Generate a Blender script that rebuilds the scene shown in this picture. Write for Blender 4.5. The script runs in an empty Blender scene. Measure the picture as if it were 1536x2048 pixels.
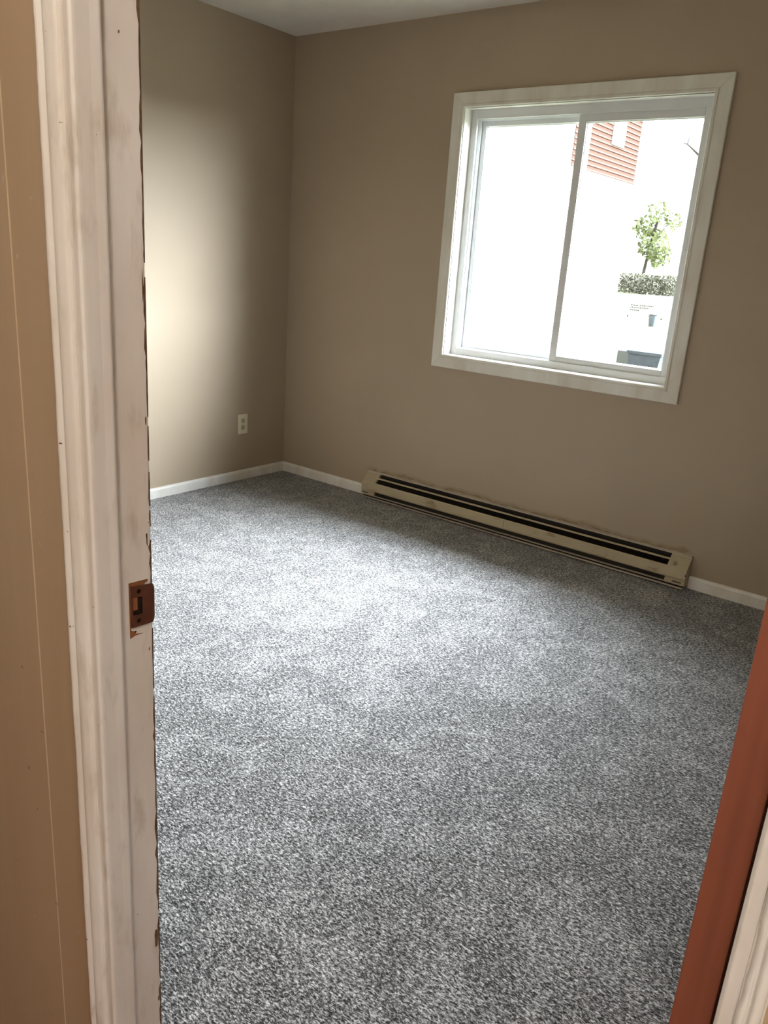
import bpy, bmesh, math, random
from mathutils import Matrix, Vector, noise
random.seed(7)
SC = bpy.context.scene
COL = SC.collection

# ------------------------------------------------------------------ camera
fw = Vector((-0.57192087, 0.76274983, -0.3018596))
rt = Vector((0.78515867, 0.61556845, 0.06783322))
up = Vector((-0.23755502, 0.19821245, 0.95093608))
cd = bpy.data.cameras.new('camera')
cam = bpy.data.objects.new('camera', cd)
COL.objects.link(cam)
R3 = Matrix((rt, up, -fw)).transposed()
cam.matrix_world = Matrix.Translation((3.46938861, -3.5233328, 1.31815488)) @ R3.to_4x4()
cd.sensor_fit = 'VERTICAL'
cd.sensor_height = 24.0
cd.lens = 1591.912 / 2048 * 24.0
cd.clip_start = 0.02
cd.clip_end = 300
SC.camera = cam

# ------------------------------------------------------------------ light
SC.view_settings.view_transform = 'Standard'
SC.view_settings.look = 'None'
SC.view_settings.gamma = 1.0
SC.view_settings.use_curve_mapping = False
SC.view_settings.exposure = 0.0
SC.cycles.use_denoising = True
SC.cycles.max_bounces = 10
SC.cycles.diffuse_bounces = 7
SC.cycles.sample_clamp_indirect = 12.0

SKY = 8.0         # overall brightness of the hazy sky
GLOW = 175.0       # extra brightness around the veiled sun
GLOW_K = 5.0       # how tightly the glow hugs the sun
SUN_DIR = Vector((0.18, 0.60, 0.63)).normalized()
HAZE, HAZE_K = 145.0, 9.0
HAZE_DIR = Vector((0.88, 0.42, 0.16)).normalized()
world = bpy.data.worlds.new('sky')
SC.world = world
world.use_nodes = True
wn, wl = world.node_tree.nodes, world.node_tree.links
wn.clear()
wo = wn.new('ShaderNodeOutputWorld')
wb = wn.new('ShaderNodeBackground')
ws = wn.new('ShaderNodeTexSky')
ws.sky_type = 'HOSEK_WILKIE'
ws.sun_direction = SUN_DIR
ws.turbidity = 8.0
ws.ground_albedo = 0.4
wm = wn.new('ShaderNodeMix')
wm.data_type = 'RGBA'
wm.inputs[0].default_value = 0.88
wl.new(ws.outputs[0], wm.inputs[6])
wm.inputs[7].default_value = (0.905, 0.95, 1.0, 1)
wl.new(wm.outputs[2], wb.inputs[0])
# brightness of the overcast: a wide glow around the sun behind thin cloud
wg = wn.new('ShaderNodeNewGeometry')
wd = wn.new('ShaderNodeVectorMath'); wd.operation = 'DOT_PRODUCT'
wl.new(wg.outputs['Incoming'], wd.inputs[0])
wd.inputs[1].default_value = tuple(-SUN_DIR)
wx = wn.new('ShaderNodeMath'); wx.operation = 'MAXIMUM'; wx.inputs[1].default_value = 0.0
wl.new(wd.outputs['Value'], wx.inputs[0])
wp = wn.new('ShaderNodeMath'); wp.operation = 'POWER'; wp.inputs[1].default_value = GLOW_K
wl.new(wx.outputs[0], wp.inputs[0])
wq = wn.new('ShaderNodeMath'); wq.operation = 'MULTIPLY_ADD'
wq.inputs[1].default_value = GLOW; wq.inputs[2].default_value = SKY
wl.new(wp.outputs[0], wq.inputs[0])
# brighter haze low in the sky on the same side
w2 = wn.new('ShaderNodeVectorMath'); w2.operation = 'DOT_PRODUCT'
wl.new(wg.outputs['Incoming'], w2.inputs[0])
w2.inputs[1].default_value = tuple(-HAZE_DIR)
w3 = wn.new('ShaderNodeMath'); w3.operation = 'MAXIMUM'; w3.inputs[1].default_value = 0.0
wl.new(w2.outputs['Value'], w3.inputs[0])
w4 = wn.new('ShaderNodeMath'); w4.operation = 'POWER'; w4.inputs[1].default_value = HAZE_K
wl.new(w3.outputs[0], w4.inputs[0])
w5 = wn.new('ShaderNodeMath'); w5.operation = 'MULTIPLY_ADD'
w5.inputs[1].default_value = HAZE
wl.new(w4.outputs[0], w5.inputs[0]); wl.new(wq.outputs[0], w5.inputs[2])
wl.new(w5.outputs[0], wb.inputs[1])
wl.new(wb.outputs[0], wo.inputs[0])

# daylight is sampled through the bedroom window opening
pd = bpy.data.lights.new('window_portal', 'AREA')
pd.shape = 'RECTANGLE'
pd.size, pd.size_y = 1.2, 1.2
pd.cycles.is_portal = True
po = bpy.data.objects.new('window_portal', pd)
po.location = (1.74, 0.16, 1.455)
po.rotation_euler = (math.radians(-90), 0, 0)
COL.objects.link(po)

# ------------------------------------------------------------------ helpers
def tag(o, label=None, cat=None, group=None, kind=None):
    if label: o['label'] = label
    if cat: o['category'] = cat
    if group: o['group'] = group
    if kind: o['kind'] = kind
    return o

def empty(name, loc=(0, 0, 0)):
    o = bpy.data.objects.new(name, None)
    o.location = loc
    o.empty_display_size = 0.1
    COL.objects.link(o)
    return o

class MB:
    """collects shapes and links them as one mesh object"""
    def __init__(s):
        s.v, s.f = [], []
    def add(s, vs, fs):
        n = len(s.v)
        s.v += [tuple(v) for v in vs]
        s.f += [tuple(i + n for i in f) for f in fs]
        return s
    def box(s, x0, x1, y0, y1, z0, z1):
        x0, x1 = sorted((x0, x1)); y0, y1 = sorted((y0, y1)); z0, z1 = sorted((z0, z1))
        vs = [(x, y, z) for z in (z0, z1) for y in (y0, y1) for x in (x0, x1)]
        return s.add(vs, [(0, 2, 3, 1), (4, 5, 7, 6), (0, 1, 5, 4), (2, 6, 7, 3), (0, 4, 6, 2), (1, 3, 7, 5)])
    def prism(s, prof, a0, a1, axis, cap=True):
        """closed 2D profile swept from a0 to a1 along axis; profile is (x,y) for z, (y,z) for x, (x,z) for y"""
        n = len(prof)
        def P(p, a):
            return {'z': (p[0], p[1], a), 'x': (a, p[0], p[1]), 'y': (p[0], a, p[1])}[axis]
        vs = [P(p, a0) for p in prof] + [P(p, a1) for p in prof]
        fs = [(i, (i + 1) % n, n + (i + 1) % n, n + i) for i in range(n)]
        if cap:
            fs += [tuple(range(n))[::-1], tuple(range(n, 2 * n))]
        return s.add(vs, fs)
    def tube(s, pts, r, seg=8):
        for a, b in zip(pts, pts[1:]):
            a, b = Vector(a), Vector(b)
            ra, rb = (r if not isinstance(r, (list, tuple)) else r)[0:2] if isinstance(r, (list, tuple)) else (r, r)
            q = (b - a).to_track_quat('Z', 'Y')
            ring = [q @ Vector((math.cos(t * 2 * math.pi / seg), math.sin(t * 2 * math.pi / seg), 0)) for t in range(seg)]
            vs = [a + w * ra for w in ring] + [b + w * rb for w in ring]
            fs = [(i, (i + 1) % seg, seg + (i + 1) % seg, seg + i) for i in range(seg)]
            fs += [tuple(range(seg))[::-1], tuple(range(seg, 2 * seg))]
            s.add(vs, fs)
        return s
    def build(s, name, mat, parent=None, smooth=False, bevel=0, seg=2):
        me = bpy.data.meshes.new(name)
        me.from_pydata(s.v, [], s.f)
        bm = bmesh.new(); bm.from_mesh(me)
        bmesh.ops.recalc_face_normals(bm, faces=bm.faces)
        if smooth:
            for f in bm.faces: f.smooth = True
        bm.to_mesh(me); bm.free()
        me.materials.append(mat)
        o = bpy.data.objects.new(name, me)
        COL.objects.link(o)
        if parent is not None:
            o.parent = parent
            o.matrix_parent_inverse = Matrix.Translation(-parent.location)
        if bevel:
            b = o.modifiers.new('bevel', 'BEVEL')
            b.width = bevel; b.segments = seg; b.limit_method = 'ANGLE'
        return o

def ring_side(prof, rect, side, gap=0.0):
    """one mitred side of a rectangular frame in the XZ plane; prof = closed list of (inset, y)"""
    x0, x1, z0, z1 = rect
    m = MB()
    def corner(d, c):
        X0, X1, Z0, Z1 = x0 + d, x1 - d, z0 + d, z1 - d
        return {'bl': (X0, Z0), 'br': (X1, Z0), 'tl': (X0, Z1), 'tr': (X1, Z1)}[c]
    ca, cb = {'left': ('bl', 'tl'), 'right': ('br', 'tr'), 'top': ('tl', 'tr'), 'bottom': ('bl', 'br')}[side]
    n = len(prof)
    vs = []
    for c, sg in ((ca, 1), (cb, -1)):
        for d, y in prof:
            X, Z = corner(d, c)
            if side in ('left', 'right'): Z += gap * sg
            else: X += gap * sg
            vs.append((X, y, Z))
    fs = [(i, (i + 1) % n, n + (i + 1) % n, n + i) for i in range(n)]
    fs += [tuple(range(n))[::-1], tuple(range(n, 2 * n))]
    return m.add(vs, fs)

def ring(prof, rect, name, mat, parent, bevel=0.0):
    m = MB()
    for s in ('left', 'right', 'top', 'bottom'):
        q = ring_side(prof, rect, s)
        m.add(q.v, q.f)
    return m.build(name, mat, parent, bevel=bevel)

# ------------------------------------------------------------------ materials
class NT:
    def __init__(s, name, rough=0.6, spec=0.5):
        s.m = bpy.data.materials.new(name)
        s.m.use_nodes = True
        s.n, s.l = s.m.node_tree.nodes, s.m.node_tree.links
        s.b = s.n['Principled BSDF']
        s.b.inputs['Roughness'].default_value = rough
        s.b.inputs['Specular IOR Level'].default_value = spec
        tc = s.n.new('ShaderNodeTexCoord')
        s.geo = s.n.new('ShaderNodeNewGeometry')
        s.pos = s.geo.outputs['Position']
    def map(s, scale=(1, 1, 1), rot=(0, 0, 0)):
        m = s.n.new('ShaderNodeMapping')
        m.inputs['Scale'].default_value = scale
        m.inputs['Rotation'].default_value = rot
        s.l.new(s.pos, m.inputs['Vector'])
        return m.outputs[0]
    def noise(s, scale, detail=2, rough=0.5, vec=None, dist=0.0):
        t = s.n.new('ShaderNodeTexNoise')
        t.inputs['Scale'].default_value = scale
        t.inputs['Detail'].default_value = detail
        t.inputs['Roughness'].default_value = rough
        t.inputs['Distortion'].default_value = dist
        s.l.new(vec if vec is not None else s.pos, t.inputs['Vector'])
        return t.outputs['Fac']
    def ramp(s, fac, stops):
        r = s.n.new('ShaderNodeValToRGB')
        e = r.color_ramp.elements
        while len(e) < len(stops): e.new(0.5)
        for k, (p, c) in zip(e, stops):
            k.position = p
            k.color = (c, c, c, 1) if isinstance(c, (int, float)) else (*c, 1)
        s.l.new(fac, r.inputs[0])
        return r.outputs[0]
    def mix(s, fac, a, b, mode='MIX'):
        m = s.n.new('ShaderNodeMix')
        m.data_type = 'RGBA'; m.blend_type = mode
        for i, v in ((0, fac), (6, a), (7, b)):
            if isinstance(v, bpy.types.NodeSocket): s.l.new(v, m.inputs[i])
            elif isinstance(v, tuple): m.inputs[i].default_value = (*v, 1)
            else: m.inputs[i].default_value = v
        return m.outputs[2]
    def math(s, op, a, b=None, c=None):
        m = s.n.new('ShaderNodeMath'); m.operation = op
        for i, v in enumerate((a, b, c)):
            if v is None: continue
            if isinstance(v, bpy.types.NodeSocket): s.l.new(v, m.inputs[i])
            else: m.inputs[i].default_value = v
        return m.outputs[0]
    def sep(s):
        x = s.n.new('ShaderNodeSeparateXYZ')
        s.l.new(s.pos, x.inputs[0])
        return x.outputs
    def rng(s, v, a, b, c=0.0, d=1.0, smooth=True):
        m = s.n.new('ShaderNodeMapRange')
        if smooth: m.interpolation_type = 'SMOOTHSTEP'
        for i, q in enumerate((v, a, b, c, d)):
            if isinstance(q, bpy.types.NodeSocket): s.l.new(q, m.inputs[i])
            else: m.inputs[i].default_value = q
        return m.outputs[0]
    def bump(s, h, strength=0.3, dist=0.002):
        b = s.n.new('ShaderNodeBump')
        b.inputs['Strength'].default_value = strength
        b.inputs['Distance'].default_value = dist
        s.l.new(h, b.inputs['Height'])
        s.l.new(b.outputs[0], s.b.inputs['Normal'])
    def col(s, c):
        if isinstance(c, tuple): s.b.inputs['Base Color'].default_value = (*c, 1)
        else: s.l.new(c, s.b.inputs['Base Color'])
        return s

def plain(name, c, rough=0.6, spec=0.5, var=0.06, scale=6, bump=0.0, bscale=200, metal=0.0):
    t = NT(name, rough, spec)
    n = t.noise(scale, 3)
    lo = tuple(max(0, q * (1 - var)) for q in c); hi = tuple(min(1, q * (1 + var)) for q in c)
    t.col(t.ramp(n, [(0.3, lo), (0.7, hi)]))
    if bump: t.bump(t.noise(bscale, 2), bump, 0.001)
    t.b.inputs['Metallic'].default_value = metal
    return t.m

WALLC = (0.395, 0.318, 0.235)
def wall_paint(name, c=WALLC, rough=0.62, soot=False):
    t = NT(name, rough, 0.35)
    n = t.noise(1.7, 3)
    base = t.ramp(n, [(0.3, tuple(q * 0.965 for q in c)), (0.7, tuple(min(1, q * 1.03) for q in c))])
    if soot:
        x, y, z = t.sep()
        wob = t.noise(9, 3, vec=t.map((1, 1, 0.2)))
        top = t.math('ADD', 0.152, t.math('MULTIPLY', wob, 0.040))
        fade = t.rng(z, t.math('SUBTRACT', top, 0.012), t.math('ADD', top, 0.010), 1, 0)
        inx = t.math('MULTIPLY', t.rng(x, 0.68, 0.74), t.rng(x, 2.52, 2.58, 1, 0))
        k = t.math('MULTIPLY', t.math('MULTIPLY', fade, inx), t.rng(t.noise(24, 3), 0.3, 0.65, 0.25, 0.75))
        base = t.mix(k, base, (0.235, 0.175, 0.085))
        line = t.math('ABSOLUTE', t.math('SUBTRACT', z, t.math('SUBTRACT', top, 0.014)))
        k2 = t.math('MULTIPLY', t.math('MULTIPLY', t.rng(line, 0.0, 0.0022, 1, 0), inx), t.rng(t.noise(13, 2), 0.40, 0.5, 0, 0.9))
        base = t.mix(k2, base, (0.06, 0.045, 0.02))
    t.col(base)
    t.bump(t.noise(150, 2), 0.12, 0.002)
    return t.m

M = {}
M['wall'] = wall_paint('taupe_wall_paint')
M['wall_back'] = wall_paint('taupe_wall_paint_sooted', soot=True)
M['ceiling'] = plain('ceiling_texture_paint', (0.66, 0.625, 0.56), 0.85, 0.2, 0.04, 8, 0.8, 70)

def hall_paint():
    t = NT('brown_semi_gloss_wall', 0.42, 0.4)
    vec = t.map((14, 14, 0.8))
    n = t.noise(1.5, 4, vec=vec)
    base = t.ramp(n, [(0.3, (0.455, 0.335, 0.215)), (0.7, (0.50, 0.375, 0.25))])
    sp = t.noise(55, 1)
    base = t.mix(t.ramp(sp, [(0.76, 0.0), (0.80, 0.6)]), base, (0.62, 0.52, 0.36))
    sp2 = t.noise(48, 1, vec=t.map((1, 1, 0.9), (0.3, 0.2, 0)))
    base = t.mix(t.ramp(sp2, [(0.79, 0.0), (0.82, 0.6)]), base, (0.12, 0.08, 0.05))
    t.col(base)
    t.bump(t.noise(2.0, 4, vec=t.map((60, 60, 6))), 0.12, 0.001)
    return t.m
M['hall'] = hall_paint()

def trim_paint(name, c=(0.82, 0.79, 0.755), dirt=0.5, rough=0.38, chips=True, streak=(30, 30, 2.2)):
    t = NT(name, rough, 0.45)
    g = t.noise(1.6, 4, vec=t.map((7, 7, 2.0)))
    base = t.ramp(g, [(0.35, c), (0.72, tuple(q * w for q, w in zip(c, (0.84 , 0.79, 0.73))))])
    s = t.noise(3.2, 4, 0.6, vec=t.map((10, 10, 3.0), (0, 0, 0.6)))
    base = t.mix(t.math('MULTIPLY', t.rng(s, 0.52, 0.75), dirt), base, (0.42, 0.34, 0.25))
    if chips:
        k = t.noise(85, 2)
        base = t.mix(t.ramp(k, [(0.765, 0.0), (0.78, 1.0)]), base, (0.16, 0.10, 0.065))
    t.col(base)
    t.bump(t.noise(2.0, 3, vec=t.map(streak)), 0.35, 0.0015)
    return t.m
M['trim'] = trim_paint('chipped_white_trim_paint')
M['trim_right'] = trim_paint('white_trim_paint_cracked', (0.84, 0.835, 0.82), 0.2, 0.4, True)
M['trim_clean'] = trim_paint('white_trim_paint', (0.80, 0.80, 0.78), 0.12, 0.35, False)
M['casing_win'] = trim_paint('window_trim_paint', (0.74, 0.73, 0.68), 0.15, 0.4, False, (12, 12, 12))
M['vinyl'] = plain('white_vinyl', (0.72, 0.74, 0.75), 0.35, 0.5, 0.02)
M['raw_edge'] = plain('exposed_brown_wood_edge', (0.13, 0.075, 0.045), 0.7, 0.3, 0.5, 60)
M['door'] = None

def door_mat():
    t = NT('reddish_brown_door_stain', 0.5, 0.35)
    n = t.noise(2.2, 4, vec=t.map((40, 40, 1.6)))
    c = t.ramp(n, [(0.3, (0.250, 0.078, 0.046)), (0.7, (0.330, 0.105, 0.060))])
    b = t.noise(5, 3)
    c = t.mix(t.rng(b, 0.45, 0.75, 0, 0.45), c, (0.19, 0.062, 0.042))
    t.col(c)
    t.bump(t.noise(3, 3, vec=t.map((50, 50, 6))), 0.15, 0.001)
    return t.m
M['door'] = door_mat()

def carpet_mat():
    t = NT('grey_frieze_carpet', 1.0, 0.05)
    # twisted tufts, seen as short flecks
    v1 = t.map((0.62, 1.25, 1), (0, 0, 0.12))
    f1 = t.noise(235, 2, 0.65, vec=v1, dist=0.8)
    f2 = t.noise(120, 1, 0.5, vec=v1, dist=0.4)
    fl = t.math('ADD', t.math('MULTIPLY', f1, 0.72), t.math('MULTIPLY', f2, 0.28))
    # sheen change of brushed and trodden pile, put into the fleck colour
    p1 = t.noise(2.6, 4, 0.6, dist=1.2)
    p2 = t.noise(9.5, 3, 0.55, dist=1.2)
    p = t.math('ADD', t.math('MULTIPLY', p1, 0.45), t.math('MULTIPLY', p2, 0.55))
    pk = t.rng(p, 0.42, 0.62, -0.017, 0.019)
    fl = t.math('ADD', fl, pk)
    c = t.ramp(fl, [(0.38, (0.013, 0.013, 0.0135)), (0.45, (0.070, 0.070, 0.073)),
                    (0.52, (0.245, 0.246, 0.254)), (0.585, (0.52, 0.52, 0.535)), (0.65, (0.78, 0.78, 0.80))])
    t.col(c)
    b = t.n.new('ShaderNodeBump')
    b.inputs['Strength'].default_value = 0.75
    b.inputs['Distance'].default_value = 0.006
    t.l.new(fl, b.inputs['Height'])
    t.l.new(b.outputs[0], t.b.inputs['Normal'])
    t.b.inputs['Sheen Weight'].default_value = 0.15
    t.b.inputs['Sheen Roughness'].default_value = 0.6
    return t.m
M['carpet'] = carpet_mat()

def glass_mat():
    m = bpy.data.materials.new('clear_window_glass')
    m.use_nodes = True
    n, l = m.node_tree.nodes, m.node_tree.links
    n.clear()
    o = n.new('ShaderNodeOutputMaterial')
    tr = n.new('ShaderNodeBsdfTransparent'); tr.inputs[0].default_value = (0.93, 0.95, 0.95, 1)
    gl = n.new('ShaderNodeBsdfGlossy'); gl.inputs['Roughness'].default_value = 0.02
    lw = n.new('ShaderNodeLayerWeight'); lw.inputs[0].default_value = 0.5
    pw = n.new('ShaderNodeMath'); pw.operation = 'POWER'; pw.inputs[1].default_value = 5.0
    l.new(lw.outputs['Facing'], pw.inputs[0])
    fr = n.new('ShaderNodeMath'); fr.operation = 'MULTIPLY_ADD'
    fr.inputs[1].default_value = 0.96; fr.inputs[2].default_value = 0.04
    l.new(pw.outputs[0], fr.inputs[0])
    mx = n.new('ShaderNodeMixShader')
    l.new(fr.outputs[0], mx.inputs[0]); l.new(tr.outputs[0], mx.inputs[1]); l.new(gl.outputs[0], mx.inputs[2])
    l.new(mx.outputs[0], o.inputs[0])
    return m
M['glass'] = glass_mat()

def heater_mat():
    t = NT('aged_cream_enamel', 0.42, 0.45)
    n = t.noise(5, 4, vec=t.map((1, 4, 4)))
    c = t.ramp(n, [(0.35, (0.45, 0.385, 0.26)), (0.7, (0.40, 0.335, 0.22))])
    s = t.noise(9, 4, 0.6, vec=t.map((1.0, 3, 3), (0, 0.5, 0)))
    c = t.mix(t.rng(s, 0.54, 0.70, 0, 0.75), c, (0.25, 0.17, 0.10))
    t.col(c)
    return t.m
M['heater'] = heater_mat()
M['heater_lip'] = plain('cream_enamel_lip', (0.45, 0.39, 0.31), 0.4, 0.4, 0.1)
M['dark_metal'] = plain('dark_heater_interior', (0.018, 0.013, 0.009), 0.7, 0.3, 0.3)
M['fins'] = plain('dusty_heater_fins', (0.055, 0.046, 0.032), 0.6, 0.4, 0.25, 40)
M['strike'] = plain('brown_bronze_strike_plate', (0.10, 0.034, 0.018), 0.45, 0.5, 0.25, 60)
M['hole'] = plain('dark_mortise', (0.018, 0.010, 0.007), 0.9, 0.1, 0.4, 80)
M['bare_wood'] = plain('bare_stained_wood', (0.26, 0.10, 0.04), 0.65, 0.3, 0.25, 60)
M['ivory'] = plain('ivory_outlet_plastic', (0.66, 0.60, 0.45), 0.4, 0.5, 0.03)
M['ivory_dark'] = plain('almond_receptacle_plastic', (0.42, 0.38, 0.24), 0.4, 0.5, 0.05)
M['slot'] = plain('outlet_slot_black', (0.02, 0.018, 0.012), 0.8, 0.2, 0.1)
M['brass'] = plain('worn_brass', (0.45, 0.32, 0.14), 0.35, 0.5, 0.1, 20, metal=1.0)

# ------------------------------------------------------------------ room shell
YH = -3.030      # hall face of the partition
YR = -2.945      # room face of the partition
XR = 3.472       # right wall of the room
H = 2.44
WX0, WX1, WZ0, WZ1 = 1.150, 2.330, 0.868, 2.040   # window rough opening
DX0, DX1 = 2.655, 3.443                            # door rough opening
DZ = 2.07
WT = 0.16

HB = YH - 1.25
HZ = -0.085        # the hallway floor lies a little lower
o = MB().box(-0.2, XR + 0.1, YH + 0.03, WT, -0.10, 0.0).build('floor', M['carpet'])
tag(o, 'grey flecked wall-to-wall carpet covering the bedroom floor', 'carpet', kind='structure')
o = MB().box(0.9, 5.0, HB - 0.1, YH + 0.029, -0.20, HZ).build('floor_hall', M['bare_wood'])
tag(o, 'brown hallway floor one low step below the bedroom carpet', 'floor', kind='structure')
o = MB().box(-0.2, 5.0, YH - 1.6, WT, H, H + 0.1).build('ceiling', M['ceiling'])
tag(o, 'off-white textured ceiling', 'ceiling', kind='structure')
o = MB().box(-0.2, 0, YR, WT, 0, H).build('wall_left', M['wall'])
tag(o, 'taupe painted left wall of the bedroom catching the window light', 'wall', kind='structure')
m = MB()
m.box(0, WX0, 0, WT, 0, H).box(WX1, XR + 0.1, 0, WT, 0, H)
m.box(WX0, WX1, 0, WT, 0, WZ0).box(WX0, WX1, 0, WT, WZ1, H)
o = m.build('wall_back', M['wall_back'])
tag(o, 'taupe painted far wall with the window and the heater', 'wall', kind='structure')
o = MB().box(XR, XR + 0.1, YR, 0, 0, H).build('wall_right', M['wall'])
tag(o, 'taupe painted right wall of the bedroom behind the open door', 'wall', kind='structure')

# partition holding the doorway: room skin and hall skin
m = MB()
m.box(0, DX0, YR - 0.012, YR, 0, H).box(DX1, XR + 0.1, YR - 0.012, YR, 0, H).box(DX0, DX1, YR - 0.012, YR, DZ, H)
o = m.build('wall_front', M['wall'])
tag(o, 'taupe bedroom face of the wall that holds the doorway', 'wall', kind='structure')
m = MB()
m.box(0, DX0, YH, YR - 0.012, HZ, H).box(DX1, 4.9, YH, YR - 0.012, HZ, H).box(DX0, DX1, YH, YR - 0.012, DZ, H)
# raised paint seam running down the panelling
m.prism([(2.5388, YH), (2.5400, YH - 0.0011), (2.5412, YH)], HZ, H, 'z')
o = m.build('wall_hall', M['hall'])
tag(o, 'glossy brown hallway wall left of the doorway with a thin vertical seam', 'wall', kind='structure')
o = MB().box(1.0, 4.9, HB - 0.1, HB, HZ, H).build('wall_hall_rear', M['wall'])
tag(o, 'hallway wall opposite the bedroom doorway', 'wall', kind='structure')
SY0, SY1, SZ0, SZ1 = -3.82, -3.65, 0.10, 1.60      # narrow unseen hallway window, added to light the door frame
o = MB().box(4.4, 4.5, HB, SY0, HZ, H).box(4.4, 4.5, SY1, YH, HZ, H).box(4.4, 4.5, SY0, SY1, HZ, SZ0).box(4.4, 4.5, SY0, SY1, SZ1, H).build('wall_hall_right', M['wall'])
tag(o, 'hallway end wall right of the doorway', 'wall', kind='structure')
o = MB().box(0.9, 1.0, HB, YH, HZ, H).build('wall_hall_left', M['wall'])
tag(o, 'hallway end wall left of the doorway', 'wall', kind='structure')

w2o = empty('added_side_window', (4.45, (SY0 + SY1) / 2, SZ0))
tag(w2o, 'narrow window added at the right end of the hallway to light the door frame', 'window', kind='structure')
MB().box(4.43, 4.45, SY0, SY0 + 0.012, SZ0, SZ1).box(4.43, 4.45, SY1 - 0.012, SY1, SZ0, SZ1).box(4.43, 4.45, SY0, SY1, SZ0, SZ0 + 0.012).box(4.43, 4.45, SY0, SY1, SZ1 - 0.012, SZ1).build('window_frame', M['vinyl'], w2o)
MB().box(4.438, 4.441, SY0, SY1, SZ0, SZ1).build('glass_pane', M['glass'], w2o)
pd2 = bpy.data.lights.new('added_window_portal', 'AREA')
pd2.shape = 'RECTANGLE'; pd2.size, pd2.size_y = 0.19, 1.55
pd2.cycles.is_portal = True
po2 = bpy.data.objects.new('added_window_portal', pd2)
po2.location = (4.51, (SY0 + SY1) / 2, (SZ0 + SZ1) / 2)
po2.rotation_euler = (math.radians(90), 0, math.radians(90))
COL.objects.link(po2)

# baseboards
def bb_prof(s=1):
    return [(0, 0), (-0.011, 0), (-0.012, 0.046), (-0.009, 0.054), (-0.004, 0.058), (0, 0.058)]
o = MB().prism(bb_prof(), 0.010, 0.690, 'x').build('baseboard_back', M['trim_clean'])
tag(o, 'low white baseboard between the left corner and the heater', 'baseboard', kind='structure')
o = MB().prism(bb_prof(), 2.570, XR, 'x').build('baseboard_back', M['trim_clean'])
tag(o, 'low white baseboard running from the heater to the right corner', 'baseboard', kind='structure')
o = MB().prism([(-y, z) for y, z in bb_prof()], YR, 0, 'y').build('baseboard_left', M['trim_clean'])
tag(o, 'low white baseboard along the left wall under the outlet', 'baseboard', kind='structure')
o = MB().prism([(XR + y, z) for y, z in bb_prof()], -2.1, -0.013, 'y').build('baseboard_right', M['trim_clean'])
tag(o, 'low white baseboard along the right wall beyond the door', 'baseboard', kind='structure')
o = MB().prism([(YR - y, z) for y, z in bb_prof()], 0.013, DX0 - 0.03, 'x').build('baseboard_front', M['trim_clean'])
tag(o, 'low white baseboard under the doorway wall', 'baseboard', kind='structure')

# ------------------------------------------------------------------ window
win = empty('window_1', (1.74, 0, WZ0))
tag(win, 'white vinyl sliding window with two panes in the far wall', 'window', kind='structure')
RECT = (1.079, 2.380, 0.803, 2.098)
dI = 0.060
casing_prof = [(0, 0), (0, -0.014), (0.003, -0.016), (0.050, -0.0175), (0.055, -0.021), (0.0645, -0.021), (0.068, -0.018), (0.068, 0)]
for s in ('left', 'right', 'top', 'bottom'):
    ring_side(casing_prof, RECT, s, 0.0004).build('casing', M['casing_win'], win)
# extension jambs lining the opening; the lower one is the sill
RI = (1.147, 2.312, 0.871, 2.030)
for nm, q in (('side_lining', (1.1470, 1.1515, 0.871, 2.030)), ('side_lining', (2.312, 2.331, 0.871, 2.030)),
              ('head_lining', (1.147, 2.331, 2.030, 2.041)), ('sill', (1.147, 2.331, 0.866, 0.871))):
    MB().box(q[0], q[1], -0.0135, 0.0515, q[2], q[3]).build(nm, M['trim_clean'], win)
# outer vinyl frame with its tracks
m = MB()
FX0, FX1, FZ0, FZ1 = 1.184, 2.294, 0.905, 1.990
for y0, y1, e in ((0.050, 0.0555, 0.0), (0.085, 0.093, 0.004), (0.123, 0.145, 0.004)):
    m.box(1.1505, FX0 + e, y0, y1, 0.868, 2.040).box(FX1 - e, 2.3295, y0, y1, 0.868, 2.040)
    m.box(FX0 + e, FX1 - e, y0, y1, 0.868, FZ0 + e).box(FX0 + e, FX1 - e, y0, y1, FZ1 - e, 2.040)
m.box(1.1505, 1.172, 0.0555, 0.123, 0.868, 2.040).box(2.302, 2.3295, 0.0555, 0.123, 0.868, 2.040)
m.box(1.172, 2.302, 0.0555, 0.123, 0.868, 0.892).box(1.172, 2.302, 0.0555, 0.123, 2.000, 2.040)
m.build('window_frame', M['vinyl'], win, bevel=0.0012)
def sash(rect, y0, y1, wl_, wr, wb_, wt, name, label):
    x0, x1, z0, z1 = rect
    m = MB()
    b = 0.007
    m.box(x0, x0 + wl_, y0, y1, z0, z1).box(x1 - wr, x1, y0, y1, z0, z1)
    m.box(x0 + wl_, x1 - wr, y0, y1, z0, z0 + wb_).box(x0 + wl_, x1 - wr, y0, y1, z1 - wt, z1)
    so = m.build(name, M['vinyl'], win, bevel=0.002)
    so['label'] = label
    # glazing bead
    g = (x0 + wl_, x1 - wr, z0 + wb_, z1 - wt)
    ring([(-0.001, y0 + 0.006), (0.004, y0 + 0.009), (0.005, y0 + 0.013), (-0.001, y0 + 0.013)], g, 'glazing_bead', M['vinyl'], so)
    p = MB().box(g[0] - 0.003, g[1] + 0.003, y0 + 0.013, y0 + 0.016, g[2] - 0.003, g[3] + 0.003).build('glass_pane', M['glass'], so)
    return so
sash((1.713, 2.300, 0.896, 1.997), 0.057, 0.084, 0.037, 0.036, 0.036, 0.040, 'sliding_sash', 'right sliding sash nearer the room')
sash((1.178, 1.748, 0.896, 1.998), 0.095, 0.122, 0.034, 0.034, 0.034, 0.034, 'fixed_sash', 'left sash set in the outer track')
# latch
MB().box(2.268, 2.278, 0.052, 0.057, 1.44, 1.50).build('latch', M['vinyl'], win, bevel=0.001)

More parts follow.
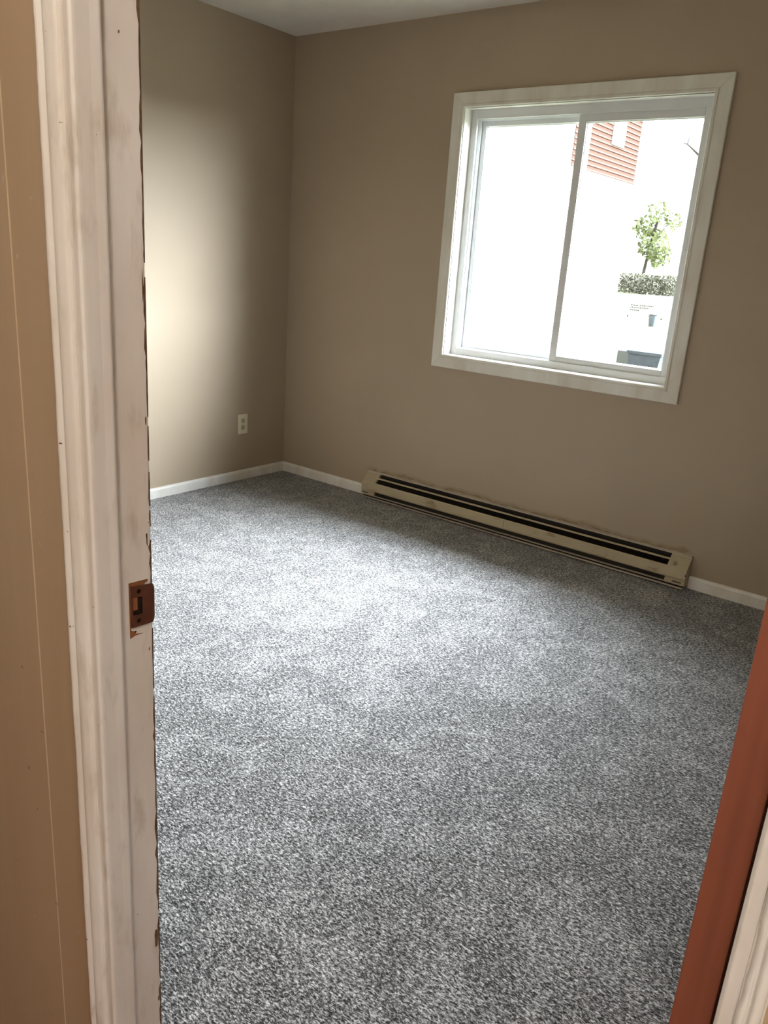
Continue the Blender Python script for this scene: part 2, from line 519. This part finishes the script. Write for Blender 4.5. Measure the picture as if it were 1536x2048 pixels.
# ------------------------------------------------------------------ doorway
JX0, JX1 = 2.670, 3.428
TOPZ = 2.045
def stopp(x, s):   # door stop profile; s = +1 points into the opening
    return [(x, YH - 0.002), (x + s * 0.0085, YH - 0.002), (x + s * 0.0112, YH + 0.0005), (x + s * 0.0115, YH + 0.004),
            (x + s * 0.0108, YH + 0.020), (x + s * 0.0115, YH + 0.031), (x + s * 0.010, YH + 0.034), (x, YH + 0.034)]
jl = empty('door_1', (JX0, YR, 0))
tag(jl, 'chipped white painted door frame around the bedroom doorway, with strike plate', 'door frame', kind='structure')
MB().prism([(DX0 - 0.002, YH - 0.0015), (JX0, YH - 0.0015), (JX0, YR), (JX0 - 0.003, YR + 0.0015), (DX0 - 0.002, YR + 0.0015)], HZ, DZ, 'z').build('jamb', M['trim'], jl, bevel=0.0008)
MB().prism([(JX1, YR), (JX1, YH - 0.0015), (DX1 + 0.002, YH - 0.0015), (DX1 + 0.002, YR + 0.0015), (JX1 + 0.003, YR + 0.0015)], HZ, DZ, 'z').build('jamb', M['trim'], jl, bevel=0.0008)
MB().box(JX0, JX1, YH - 0.0015, YR + 0.0015, TOPZ, DZ).build('head_jamb', M['trim'], jl)
MB().prism(stopp(JX0, 1), HZ, TOPZ, 'z').build('door_stop', M['trim'], jl, bevel=0.001)
MB().prism(stopp(JX1, -1), HZ, TOPZ, 'z').build('door_stop', M['trim_right'], jl, bevel=0.001)
MB().box(JX0 + 0.012, JX1 - 0.012, YH - 0.001, YH + 0.034, TOPZ - 0.011, TOPZ).build('door_stop', M['trim'], jl, bevel=0.001)

# worn edge of the jamb on the room side, paint knocked off in places
m = MB()
random.seed(3)
z = 0.0
while z < 2.03:
    h = random.uniform(0.015, 0.07)
    w = random.choice([0.0008, 0.0010, 0.0014, 0.0020]) if random.random() < 0.8 else 0.0035
    a, b_, c_ = w * random.uniform(0.4, 1), w, w * random.uniform(0.3, 1)
    n = 5
    ys = [YR - w * random.uniform(0.35, 1.0) * e for e in (0.15, 0.8, 1, 0.7, 0.1)]
    zs = [z + h * i / (n - 1) for i in range(n)]
    vs = [(JX0 + 0.0003, YR + 0.0016, zz) for zz in zs] + [(JX0 + 0.0003, yy, zz) for yy, zz in zip(ys, zs)]
    m.add(vs, [(i, i + 1, n + i + 1, n + i) for i in range(n - 1)])
    z += h + (random.uniform(0, 0.02) if random.random() < 0.3 else 0)
# larger chips
def chip(zc, yc, hh, ww):
    k = 9
    vs = []
    for i in range(k):
        a = 2 * math.pi * i / k
        r = random.uniform(0.7, 1.1)
        vs.append((JX0 + 0.0004, yc + math.cos(a) * ww * r, zc + math.sin(a) * hh * r))
    m.add(vs, [tuple(range(k))])
chip(0.961, -2.9497, 0.010, 0.0009); chip(0.968, -2.9500, 0.004, 0.0014)
chip(0.327, -2.9500, 0.022, 0.0030); chip(0.208, -2.9480, 0.006, 0.0014); chip(0.81, -2.950, 0.003, 0.0010)
chip(1.1145, -2.9475, 0.006, 0.0012); chip(1.27, -2.9475, 0.02, 0.0010); chip(0.11, -2.949, 0.008, 0.0012)
m.build('worn_edge', M['raw_edge'], jl)['label'] = 'brown bare wood edge where the paint is gone'

# hall casings
cl = [(2.6350, YH), (2.6352, YH - 0.0105), (2.6368, YH - 0.0128), (2.6395, YH - 0.0138), (2.6425, YH - 0.0128), (2.6445, YH - 0.0095),
      (2.6465, YH - 0.0088), (2.6490, YH - 0.0108), (2.6515, YH - 0.0112), (2.6560, YH - 0.0098), (2.6610, YH - 0.0075), (2.6640, YH - 0.0060), (2.6648, YH - 0.0040), (2.6648, YH)]
def wavy_casing(prof, name, seed, mat=None):
    """moulding with a slightly uneven, many times painted surface"""
    m = MB(); n = len(prof); N = 260
    vs = []
    for k in range(N + 1):
        zz = HZ + (2.085 - HZ) * k / N
        for i, (x, y) in enumerate(prof):
            amp = 0.0009 if i in (1, 2) else 0.00026
            if y < YH - 0.002:
                x2 = x + amp * 2 * noise.noise(Vector((seed + i * .3, 0, zz * 13))) + amp * 1.2 * noise.noise(Vector((seed + 5, i * .2, zz * 80)))
                y2 = y + amp * noise.noise(Vector((seed + i * .3, 9, zz * 17)))
            else:
                x2, y2 = x, y
            vs.append((x2, y2, zz))
    fs = []
    for k in range(N):
        for i in range(n - 1):
            a = k * n + i
            fs.append((a, a + 1, a + 1 + n, a + n))
    m.add(vs, fs)
    return m.build(name, mat or M['trim'], jl, smooth=True)
wavy_casing(cl, 'casing', 1.0)
cr = [(3.4295, YH), (3.4295, YH - 0.0055), (3.4305, YH - 0.0085), (3.4335, YH - 0.0105), (3.4345, YH - 0.0085), (3.4355, YH - 0.0082), (3.4370, YH - 0.0120),
      (3.4400, YH - 0.0128), (3.4432, YH - 0.0110), (3.4440, YH - 0.0070), (3.4440, YH)]
wavy_casing(cr, 'casing', 4.0, M['trim_right'])
MB().prism([(YH, TOPZ + 0.006), (YH - 0.006, TOPZ + 0.006), (YH - 0.011, TOPZ + 0.018), (YH - 0.009, TOPZ + 0.022), (YH - 0.0135, TOPZ + 0.028), (YH - 0.011, TOPZ + 0.036), (YH, TOPZ + 0.036)],
           2.635, 3.444, 'x').build('head_casing', M['trim'], jl)
# room side casings
for x0, x1 in ((2.608, 2.664), (3.434, 3.471)):
    MB().prism([(x0, YR), (x0, YR + 0.009), (x0 + 0.006, YR + 0.011), (x1 - 0.006, YR + 0.008), (x1, YR + 0.005), (x1, YR)], 0, 2.10, 'z').build('casing', M['trim'], jl)

# strike plate
def outline_mesh(outer, holes, X, th, name, mat, parent):
    cu = bpy.data.curves.new(name, 'CURVE')
    cu.dimensions = '2D'; cu.fill_mode = 'BOTH'; cu.extrude = th / 2; cu.bevel_depth = 0.0002; cu.resolution_u = 1
    for loop in [outer] + holes:
        sp = cu.splines.new('POLY')
        sp.points.add(len(loop) - 1)
        for p, (y, z) in zip(sp.points, loop): p.co = (y, z, 0, 1)
        sp.use_cyclic_u = True
    ob = bpy.data.objects.new('tmp', cu)
    COL.objects.link(ob)
    dg = bpy.context.evaluated_depsgraph_get()
    me = bpy.data.meshes.new_from_object(ob.evaluated_get(dg))
    bpy.data.objects.remove(ob); bpy.data.curves.remove(cu)
    for v in me.vertices:
        y, z, h = v.co
        v.co = (X + h, y, z)
    me.name = name
    me.materials.clear(); me.materials.append(mat)
    o = bpy.data.objects.new(name, me); COL.objects.link(o)
    o.parent = parent; o.matrix_parent_inverse = Matrix.Translation(-parent.location)
    return o
XS = JX0 + 0.0016
def circ(y, z, r, n=20): return [(y + r * math.cos(i * 2 * math.pi / n), z + r * math.sin(i * 2 * math.pi / n)) for i in range(n)]
outer = [(-2.9768, 0.8492), (-2.9462, 0.8478), (-2.9462, 0.9022), (-2.9768, 0.9062)]
hole = [(-2.9742, 0.8655), (-2.9590, 0.8640), (-2.9590, 0.8885), (-2.9742, 0.8905)]
sp = outline_mesh(outer, [hole, circ(-2.9645, 0.8965, 0.0034), circ(-2.9655, 0.8560, 0.0034)], XS, 0.0012, 'strike_plate', M['strike'], jl)
sp['label'] = 'brown metal strike plate with a latch hole'
# curled lip of the plate reaching past the jamb edge
m = MB()
prof = [(XS + 0.0006, -2.9464), (XS + 0.0006, -2.9440), (XS + 0.0002, -2.9418), (XS - 0.0012, -2.9402), (XS - 0.0034, -2.9394), (XS - 0.0036, -2.9404),
        (XS - 0.0020, -2.9412), (XS - 0.0008, -2.9424), (XS - 0.0005, -2.9442), (XS - 0.0005, -2.9464)]
n = len(prof); zs = [0.8478, 0.8505, 0.8550, 0.8950, 0.8995, 0.9022]
shr = [1.0, 0.35, 0, 0, 0.35, 1.0]
vs = []
for zz, k in zip(zs, shr):
    for x, y in prof:
        yy = y - k * max(0, (y + 2.9445)) * 0.9
        vs.append((x, yy, zz))
fs = [(a * n + i, a * n + (i + 1) % n, (a + 1) * n + (i + 1) % n, (a + 1) * n + i) for a in range(len(zs) - 1) for i in range(n)]
fs += [tuple(range(n))[::-1], tuple(range((len(zs) - 1) * n, len(zs) * n))]
m.add(vs, fs).build('strike_lip', M['strike'], jl, smooth=True)
# mortise behind the plate: dark latch pocket, screw holes, bare wood above and below
m = MB()
m.add([(JX0 + 0.0003, -2.9785, 0.8900), (JX0 + 0.0003, -2.9785, 0.9108), (JX0 + 0.0003, -2.9605, 0.9100), (JX0 + 0.0003, -2.9500, 0.9092),
       (JX0 + 0.0003, -2.9500, 0.9060), (JX0 + 0.0003, -2.9540, 0.9050), (JX0 + 0.0003, -2.9560, 0.9000), (JX0 + 0.0003, -2.9590, 0.8900)], [tuple(range(8))])
m.add([(JX0 + 0.0003, -2.9785, 0.8900), (JX0 + 0.0003, -2.9765, 0.8900), (JX0 + 0.0003, -2.9765, 0.8450), (JX0 + 0.0003, -2.9700, 0.8420),
       (JX0 + 0.0003, -2.9700, 0.8385), (JX0 + 0.0003, -2.9590, 0.8362), (JX0 + 0.0003, -2.9590, 0.8356), (JX0 + 0.0003, -2.9700, 0.8362), (JX0 + 0.0003, -2.9785, 0.8338)], [tuple(range(9))])
m.build('mortise', M['bare_wood'], jl)['label'] = 'bare wood around the strike plate'
m = MB()
m.add([(JX0 + 0.0005, y, z) for y, z in [(-2.9755, 0.8640), (-2.9580, 0.8625), (-2.9580, 0.8900), (-2.9755, 0.8920)]], [(0, 1, 2, 3)])
for (y, z, r) in ((-2.9645, 0.8965, 0.0045), (-2.9655, 0.8560, 0.0045), (-2.9702, 0.8415, 0.0014)):
    pts = circ(y, z, r, 12)
    m.add([(JX0 + 0.0006, a, b) for a, b in pts], [tuple(range(12))])
m.build('latch_pocket', M['hole'], jl)
MB().add([(JX0 + 0.0009, y, z) for y, z in [(-2.9745, 0.872), (-2.9665, 0.8715), (-2.9665, 0.8895), (-2.9745, 0.8895)]], [(0, 1, 2, 3)]).build('pocket_wood', M['bare_wood'], jl)

# open door leaf, hinged on the right, standing into the room
dl = empty('door_leaf', (3.3885, YR, 0.012))
tag(dl, 'reddish brown slab door standing open at the right edge of the doorway', 'door', kind='structure')
DT0, DT1 = 3.3742, 3.4048
MB().box(DT0, DT1, YR + 0.008, YR + 0.748, 0.012, 2.035).build('door_slab', M['door'], dl, bevel=0.0012)
for zz in (0.20, 1.02, 1.84):
    h = MB().tube([(3.4130, YR + 0.006, zz), (3.4130, YR + 0.006, zz + 0.089)], 0.0045, 12)
    h.box(DT1 - 0.0005, 3.4130, YR + 0.007, YR + 0.009, zz, zz + 0.089)
    h.build('hinge', M['brass'], dl, smooth=False)
for sx in (-1, 1):
    xf = DT0 if sx < 0 else DT1
    k = MB().tube([(xf, YR + 0.69, 0.88), (xf + sx * 0.008, YR + 0.69, 0.88)], 0.03, 24)
    k.tube([(xf + sx * 0.008, YR + 0.69, 0.88), (xf + sx * 0.030, YR + 0.69, 0.88)], 0.011, 16)
    k.tube([(xf + sx * 0.028, YR + 0.69, 0.88), (xf + sx * 0.036, YR + 0.69, 0.88)], (0.014, 0.024), 20)
    k.tube([(xf + sx * 0.036, YR + 0.69, 0.88), (xf + sx * 0.054, YR + 0.69, 0.88)], (0.024, 0.018), 20)
    k.build('door_knob', M['brass'], dl)

# ------------------------------------------------------------------ baseboard heater
ht = empty('baseboard_heater', (1.63, 0, 0))
tag(ht, 'long cream electric baseboard heater on the far wall below the window', 'heater')
HX0, HX1 = 0.695, 2.568
MB().box(HX0, HX1, -0.003, -0.0005, 0.004, 0.150).build('back_plate', M['dark_metal'], ht)
MB().prism([(-0.0005, 0.152), (-0.0125, 0.1465), (-0.0135, 0.1435), (-0.0120, 0.1440), (-0.0115, 0.1455), (-0.0005, 0.1495)], HX0 + 0.004, HX1 - 0.002, 'x').build('top_flange', M['heater_lip'], ht)
# end housings
def house(x0, x1):
    p = [(-0.003, 0.146), (-0.012, 0.1435), (-0.0135, 0.138), (-0.0185, 0.136), (-0.0545, 0.0985), (-0.0590, 0.0925), (-0.0635, 0.053), (-0.0615, 0.047),
         (-0.057, 0.047), (-0.057, 0.041), (-0.061, 0.041), (-0.061, 0.022), (-0.040, 0.012), (-0.003, 0.012)]
    return MB().prism(p, x0, x1, 'x').build('end_housing', M['heater'], ht, bevel=0.0008)
SL0, SL1 = 0.792, 2.478
house(HX0 + 0.003, SL0)
house(SL1, HX1)
# front panels meeting at the seam
pp = [(-0.0520, 0.0955), (-0.0548, 0.0985), (-0.0590, 0.0925), (-0.0635, 0.053), (-0.0615, 0.047), (-0.0585, 0.0465), (-0.0585, 0.048), (-0.0610, 0.054), (-0.0570, 0.0915), (-0.0545, 0.0955), (-0.0525, 0.0935)]
MB().prism(pp, SL0, 1.637, 'x').build('front_panel', M['heater'], ht)
MB().prism(pp, 1.6385, SL1, 'x').build('front_panel', M['heater'], ht)
# louvre bar between the two outlet slots
MB().prism([(-0.0290, 0.1260), (-0.0335, 0.1235), (-0.0365, 0.1195), (-0.0355, 0.1185), (-0.0325, 0.1222), (-0.0290, 0.1240)], SL0 - 0.03, SL1 + 0.03, 'x').build('louvre_bar', M['heater'], ht)
# fins
m = MB()
x = SL0 + 0.002
while x < SL1:
    m.add([(x, -0.050, 0.092), (x, -0.012, 0.127), (x, -0.010, 0.060), (x, -0.050, 0.060)], [(0, 1, 2, 3)])
    x += 0.0062
m.build('heating_fins', M['fins'], ht)
MB().tube([(SL0, -0.03, 0.082), (SL1, -0.03, 0.082)], 0.006, 8).build('heating_element', M['dark_metal'], ht)
MB().box(SL0, SL1, -0.056, -0.004, 0.054, 0.058).build('inner_tray', M['dark_metal'], ht)
# bottom lips
MB().prism([(-0.004, 0.024), (-0.062, 0.0205), (-0.0645, 0.0225), (-0.0645, 0.0255), (-0.062, 0.0235), (-0.004, 0.027)], HX0 + 0.008, HX1 - 0.006, 'x').build('lower_lip', M['heater_lip'], ht)
MB().prism([(-0.004, 0.006), (-0.064, 0.006), (-0.067, 0.008), (-0.067, 0.0125), (-0.0645, 0.0125), (-0.0640, 0.009), (-0.004, 0.009)], HX0 + 0.006, 1.622, 'x').build('lower_lip', M['heater_lip'], ht)
MB().prism([(-0.004, 0.006), (-0.066, 0.006), (-0.069, 0.008), (-0.069, 0.0145), (-0.0665, 0.0145), (-0.0660, 0.009), (-0.004, 0.009)], 1.632, HX1 - 0.004, 'x').build('lower_lip', M['heater_lip'], ht)
MB().box(HX0 + 0.01, HX1 - 0.008, -0.050, -0.004, 0.010, 0.050).build('lower_recess', M['dark_metal'], ht)
for x0 in (HX0 + 0.015, HX1 - 0.055):
    MB().box(x0, x0 + 0.040, -0.0618, -0.055, 0.0310, 0.0355).build('knockout_slot', M['slot'], ht)
MB().box(HX1 - 0.004, HX1 + 0.0008, -0.0645, -0.0575, 0.070, 0.0745).build('knockout_slot', M['slot'], ht)
# round badge on the sloping right end
bc = Vector((2.509, -0.0440, 0.1098)); bn = Vector((0, -0.0375, 0.0360)).normalized(); bt = Vector((1, 0, 0)); bu = bn.cross(bt)
m = MB()
def ringpts(r, hh): return [bc + bn * hh + bt * math.cos(a * math.pi / 12) * r + bu * math.sin(a * math.pi / 12) * r for a in range(24)]
for r1, r0 in ((0.0095, 0.0080),):
    vs = ringpts(r1, 0.0012) + ringpts(r0, 0.0012)
    m.add(vs, [(i, (i + 1) % 24, 24 + (i + 1) % 24, 24 + i) for i in range(24)])
pts = [(0.0040, 0.0036), (0.0012, 0.0052), (-0.0026, 0.0046), (-0.0036, 0.0024), (-0.0014, 0.0006), (0.0016, -0.0006), (0.0034, -0.0026), (0.0020, -0.0048), (-0.0018, -0.0052), (-0.0040, -0.0034)]
m.tube([bc + bn * 0.0010 + bt * a + bu * b for a, b in pts], 0.0007, 5)
m.build('badge', M['fins'], ht)['label'] = 'small round embossed emblem'
for xx in (0.728,):
    MB().tube([(xx, -0.0425, 0.1105), (xx, -0.0435, 0.1115)], 0.004, 12).build('screw', M['heater_lip'], ht)

# ------------------------------------------------------------------ wall outlet
ol = empty('wall_outlet', (0.0, -0.3495, 0.3375))
tag(ol, 'ivory duplex power outlet low on the left wall near the corner', 'outlet')
yc, zc = -0.3495, 0.3375
MB().box(0.0, 0.0055, yc - 0.037, yc + 0.037, zc - 0.059, zc + 0.059).build('cover_plate', M['ivory'], ol, bevel=0.002)
for dz in (0.0195, -0.0195):
    pr = []
    for i in range(24):
        a = i * math.pi / 12
        pr.append((yc + max(-0.0135, min(0.0135, 0.0172 * math.cos(a))), zc + dz + 0.0148 * math.sin(a)))
    r = MB().prism(pr, 0.004, 0.0072, 'x').build('receptacle', M['ivory_dark'], ol)
    m = MB().box(0.0068, 0.0076, yc - 0.0075, yc - 0.0055, zc + dz - 0.001, zc + dz + 0.008)
    m.box(0.0068, 0.0076, yc + 0.0055, yc + 0.0075, zc + dz - 0.001, zc + dz + 0.0065)
    m.box(0.0068, 0.0076, yc - 0.0025, yc + 0.0025, zc + dz - 0.0095, zc + dz - 0.0050)
    m.build('slots', M['slot'], r)
MB().tube([(0.005, yc, zc), (0.0065, yc, zc)], 0.003, 12).build('screw', M['ivory'], ol)

# ------------------------------------------------------------------ unseen hallway lamp, added to light the door frame
hl = empty('added_ceiling_light', (3.55, -3.95, H))
tag(hl, 'round opal glass ceiling light added behind the camera to light the door frame', 'ceiling light')
em = NT('added_lamp_glass', 0.4)
em.col((0.9, 0.9, 0.88))
em.b.inputs['Emission Color'].default_value = (1.0, 0.93, 0.84, 1)
em.b.inputs['Emission Strength'].default_value = 4.0
prof = [(0.0, -0.10), (0.05, -0.096), (0.09, -0.083), (0.12, -0.058), (0.13, -0.03), (0.13, -0.02)]
m = MB(); N = 32
vs = [(3.55 + r * math.cos(a * 2 * math.pi / N), -3.95 + r * math.sin(a * 2 * math.pi / N), H + z) for r, z in prof[1:] for a in range(N)]
k = len(prof) - 1
fs = [(j * N + i, j * N + (i + 1) % N, (j + 1) * N + (i + 1) % N, (j + 1) * N + i) for j in range(k - 1) for i in range(N)]
fs.append(tuple(range(N)))
m.add(vs, fs).build('added_lamp_shade', em.m, hl, smooth=True)
MB().tube([(3.55, -3.95, H - 0.022), (3.55, -3.95, H)], 0.14, 32).build('added_lamp_base', M['brass'], hl)
pl = bpy.data.lights.new('hall_fill_light', 'POINT')  # added fill light hanging below the shade
pl.energy = 34.0
pl.color = (1.0, 0.955, 0.90)
pl.shadow_soft_size = 0.12
plo = bpy.data.objects.new('hall_fill_light', pl)
plo.location = (3.55, -3.95, H - 0.26)
COL.objects.link(plo)

# ------------------------------------------------------------------ outdoors
def ground_z(d):  # d = distance beyond the camera along Y
    if d < 15: return -0.5
    if d < 31: return -0.5 + (d - 15) * 0.085
    return 0.86
def grass_mat():
    t = NT('sunlit_lawn', 0.9, 0.1)
    x, y, z = t.sep()
    n = t.noise(0.5, 4)
    t.col(t.ramp(n, [(0.35, (0.085, 0.095, 0.045)), (0.65, (0.130, 0.125, 0.10))]))
    return t.m
GM = grass_mat()
CC = (3.469, -3.523, 1.318)
m = MB()
ys = [-20.0, 0.35] + [float(v) for v in range(2, 64, 2)] + [90.0]
xs = [-45 + 5 * i for i in range(21)]
vs = [(x, y, ground_z(y - CC[1])) for y in ys for x in xs]
n = len(xs)
fs = [(j * n + i, j * n + i + 1, (j + 1) * n + i + 1, (j + 1) * n + i) for j in range(len(ys) - 1) for i in range(n - 1)]
o = m.add(vs, fs).build('ground', GM)
tag(o, 'sun bleached yard outside the window', 'ground', kind='structure')

# eave over the window and outer wall face
o = MB().box(-0.3, 5.0, WT, WT + 0.50, H - 0.02, H + 0.12).build('trim_1', M['trim_clean'])
tag(o, 'roof eave above the outside of the window', 'eave', kind='structure')
o = MB().box(-0.3, 5.1, HB - 0.3, WT + 0.50, H + 0.12, H + 0.2).build('roof', M['dark_metal'])
tag(o, 'flat roof deck above the room', 'roof', kind='structure')

# neighbouring house on the left: gable end clad in red lap siding
nh = empty('neighbour_house', (-4.7, 12.0, -0.5))
tag(nh, 'two storey house with red lap siding and a white upper window, seen through the glass', 'house')
red = NT('red_lap_siding', 0.9, 0.0)
x, y, z = red.sep()
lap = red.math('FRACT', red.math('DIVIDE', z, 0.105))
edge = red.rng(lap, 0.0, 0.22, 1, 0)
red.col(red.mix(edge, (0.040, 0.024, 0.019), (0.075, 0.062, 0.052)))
cream = plain('glare_washed_siding', (0.20, 0.19, 0.165), 0.7, 0.2, 0.03)  # pale colour stands for glare washing out the red siding
X0, Y0, Y1 = -4.7, 3.0, 16.48
MB().box(X0 - 8, X0, Y0, 13.0, -0.5, 6.15).box(X0 - 8, X0, 13.0, Y1, -0.5, 3.45).build('glare_washed_wall', cream, nh)
m = MB()
z = 3.45
while z < 6.2:
    m.prism([(X0 - 8, z), (X0 + 0.018, z), (X0, z + 0.105), (X0 - 8, z + 0.105)], 13.0, Y1, 'y')
    z += 0.105
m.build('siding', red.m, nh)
wf = MB().box(X0, X0 + 0.05, 14.86, 15.48, 4.12, 5.2).build('window_frame', M['vinyl'], nh)
MB().box(X0 + 0.05, X0 + 0.055, 14.95, 15.39, 4.20, 5.12).build('window_pane', plain('bright_curtain', (0.8, 0.82, 0.84), 0.3), wf)
MB().prism([(X0 - 8.4, 6.15), (X0 + 0.4, 6.15), (X0 - 4, 8.6)], Y0 - 0.4, Y1 + 0.4, 'y').build('roof', plain('grey_shingles', (0.3, 0.28, 0.27), 0.9), nh)

def leaf_mesh(m, c, ext, n, size, shape='box'):
    for _ in range(n):
        while True:
            p = Vector((random.uniform(-1, 1), random.uniform(-1, 1), random.uniform(-1, 1)))
            if shape == 'box' or p.length < 1: break
        P = Vector(c) + Vector((p.x * ext[0], p.y * ext[1], p.z * ext[2]))
        a = Vector((random.gauss(0, 1), random.gauss(0, 1), random.gauss(0, 1))).normalized()
        b = a.orthogonal().normalized()
        s = size * random.uniform(0.6, 1.3)
        m.add([P - a * s, P + b * s * .45, P + a * s, P - b * s * .45], [(0, 1, 2, 3)])
    return m
leafM = plain('hedge_leaves', (0.050, 0.050, 0.032), 0.7, 0.2, 0.5, 9)
leafT = plain('pale_tree_leaves', (0.090, 0.105, 0.042), 0.7, 0.2, 0.4, 4)
barkM = plain('grey_bark', (0.04, 0.036, 0.03), 0.9, 0.1, 0.2, 12)
D = 30.0
def out(dx, dz, D): return (CC[0] + dx * D, CC[1] + D, CC[2] + dz * D)
a = out(-0.406, -0.018, D); b = out(-0.330, 0.005, D)
m = MB()
random.seed(5)
cx, cz_ = (a[0] + b[0]) / 2, (a[2] + b[2]) / 2
leaf_mesh(m, (cx, a[1], cz_ - 0.02), ((b[0] - a[0]) / 2, 0.45, (b[2] - a[2]) / 2), 3800, 0.055)
o = m.build('hedge', leafM); tag(o, 'clipped olive green hedge at the back of the yard', 'hedge')
# tree behind the hedge
tr = empty('yard_tree', (out(-0.372, 0, 33)[0], CC[1] + 33, 0.8))
tag(tr, 'pale green leafy tree rising behind the hedge', 'tree')
t0 = out(-0.380, 0, 33)
MB().tube([(t0[0], t0[1], 0.86), (t0[0] + .1, t0[1], 2.2), (t0[0] + .3, t0[1], 3.6)], (0.10, 0.06), 8).build('trunk', barkM, tr)
m = MB()
for (dx, dz, r, n) in ((-0.372, 0.040, 0.62, 420), (-0.362, 0.026, 0.5, 260), (-0.388, 0.058, 0.45, 160), (-0.372, 0.075, 0.5, 160), (-0.352, 0.065, 0.35, 90)):
    leaf_mesh(m, out(dx, dz, 33), (r, r, r), n, 0.11, 'ball')
m.build('foliage', leafT, tr)
# near tree whose branch reaches in from the right
bt_ = empty('garden_tree', (out(-0.285, 0, 14)[0], CC[1] + 14, -0.5))
tag(bt_, 'tree at the right of the yard with a bare forked branch', 'tree')
g0 = out(-0.300, 0, 14)
MB().tube([(g0[0], g0[1], -0.5), (g0[0], g0[1], 1.6), (g0[0] - .1, g0[1], 3.2), (g0[0], g0[1], 4.6)], (0.11, 0.09), 8).build('trunk', barkM, bt_)
m = MB()
P1, P2, P3, P4, P5 = out(-0.302, 0.10, 14), out(-0.333, 0.136, 14), out(-0.351, 0.150, 14), out(-0.349, 0.166, 14), out(-0.357, 0.152, 14)
m.tube([P1, P2], (0.035, 0.022)); m.tube([P2, P3], (0.022, 0.012)); m.tube([P3, P4], (0.012, 0.005)); m.tube([P3, P5], (0.012, 0.005))
m.build('branch', barkM, bt_)
m = MB()
for (dx, dz, r, n) in ((-0.312, 0.10, 0.26, 150), (-0.318, 0.07, 0.22, 120), (-0.318, 0.03, 0.2, 90), (-0.30, 0.17, 0.5, 200), (-0.30, 0.13, 0.4, 160)):
    leaf_mesh(m, out(dx, dz, 14), (r, r, r), n, 0.06, 'ball')
m.build('foliage', leafT, bt_)
# board sign with faint lines below the hedge
sg = empty('yard_sign', out(-0.370, -0.0475, 23.3))
tag(sg, 'white board with faint grey lines standing in the yard', 'sign')
a = out(-0.394, -0.046, 23.3); b = out(-0.345, -0.0285, 23.3)
MB().box(a[0], b[0], a[1], a[1] + 0.03, a[2], b[2]).build('board', plain('white_board', (0.30, 0.30, 0.29), 0.5), sg)
m = MB()
W = b[0] - a[0]
greyp = plain('faded_grey_print', (0.016, 0.017, 0.019), 0.6)
for (u0, u1, v) in ((0.12, 0.70, 0.74), (0.12, 0.60, 0.58), (0.12, 0.32, 0.40)):
    m = MB(); u = u0
    while u < u1:
        w = random.uniform(0.02, 0.05)
        m.box(a[0] + u * W, a[0] + (u + w) * W, a[1] - 0.004, a[1], a[2] + v * (b[2] - a[2]) - .012, a[2] + v * (b[2] - a[2]) + random.uniform(.008, .022))
        u += w + 0.012
    m.build('lettering', greyp, sg)

for px_ in (a[0] + .05, b[0] - .09):
    MB().box(px_, px_ + .04, a[1] + .03, a[1] + .07, 0.0, b[2]).build('post', barkM, sg)
# small blue bin
p0 = out(-0.3575, -0.0565, 21.9)
bb_ = empty('blue_bin', p0)
tag(bb_, 'small blue grey bin standing in front of the white board', 'bin')
MB().tube([(p0[0], p0[1], p0[2] - 0.01), (p0[0], p0[1], p0[2] + .29)], (0.09, 0.13), 14).build('body', plain('blue_plastic', (0.036, 0.045, 0.058), 0.5), bb_)
MB().tube([(p0[0], p0[1], p0[2] + .29), (p0[0], p0[1], p0[2] + .32), (p0[0], p0[1], p0[2] + .36)], (0.14, 0.07), 14).build('lid', plain('blue_lid', (0.044, 0.053, 0.066), 0.5), bb_)
# grey planter tub
p0 = out(-0.355, 0, 15); zt = out(0, -0.0865, 15)[2]
pt = empty('planter_tub', (p0[0], p0[1], -0.5))
tag(pt, 'grey blue flared tub on the ground at the lower right of the window view', 'planter')
greyb = plain('grey_blue_tub', (0.045, 0.052, 0.063), 0.8, 0.0, 0.15, 12)
MB().prism([(p0[0] - 0.24, -0.5), (p0[0] + 0.24, -0.5), (p0[0] + 0.31, zt - 0.06), (p0[0] - 0.31, zt - 0.06)], p0[1] - 0.25, p0[1] + 0.25, 'y').build('body', greyb, pt)
MB().box(p0[0] - 0.335, p0[0] + 0.335, p0[1] - 0.28, p0[1] + 0.28, zt - 0.06, zt).build('rim', greyb, pt, bevel=0.01)
q = out(-0.395, -0.100, 15.5)
o = MB().box(q[0] - 0.02, q[0] + 0.30, q[1], q[1] + 0.2, -0.46, q[2] + 0.16).build('paving_block', plain('grey_block', (0.05, 0.055, 0.053), 0.8), None, bevel=0.01)
tag(o, 'low grey block on the ground left of the flared tub', 'block')
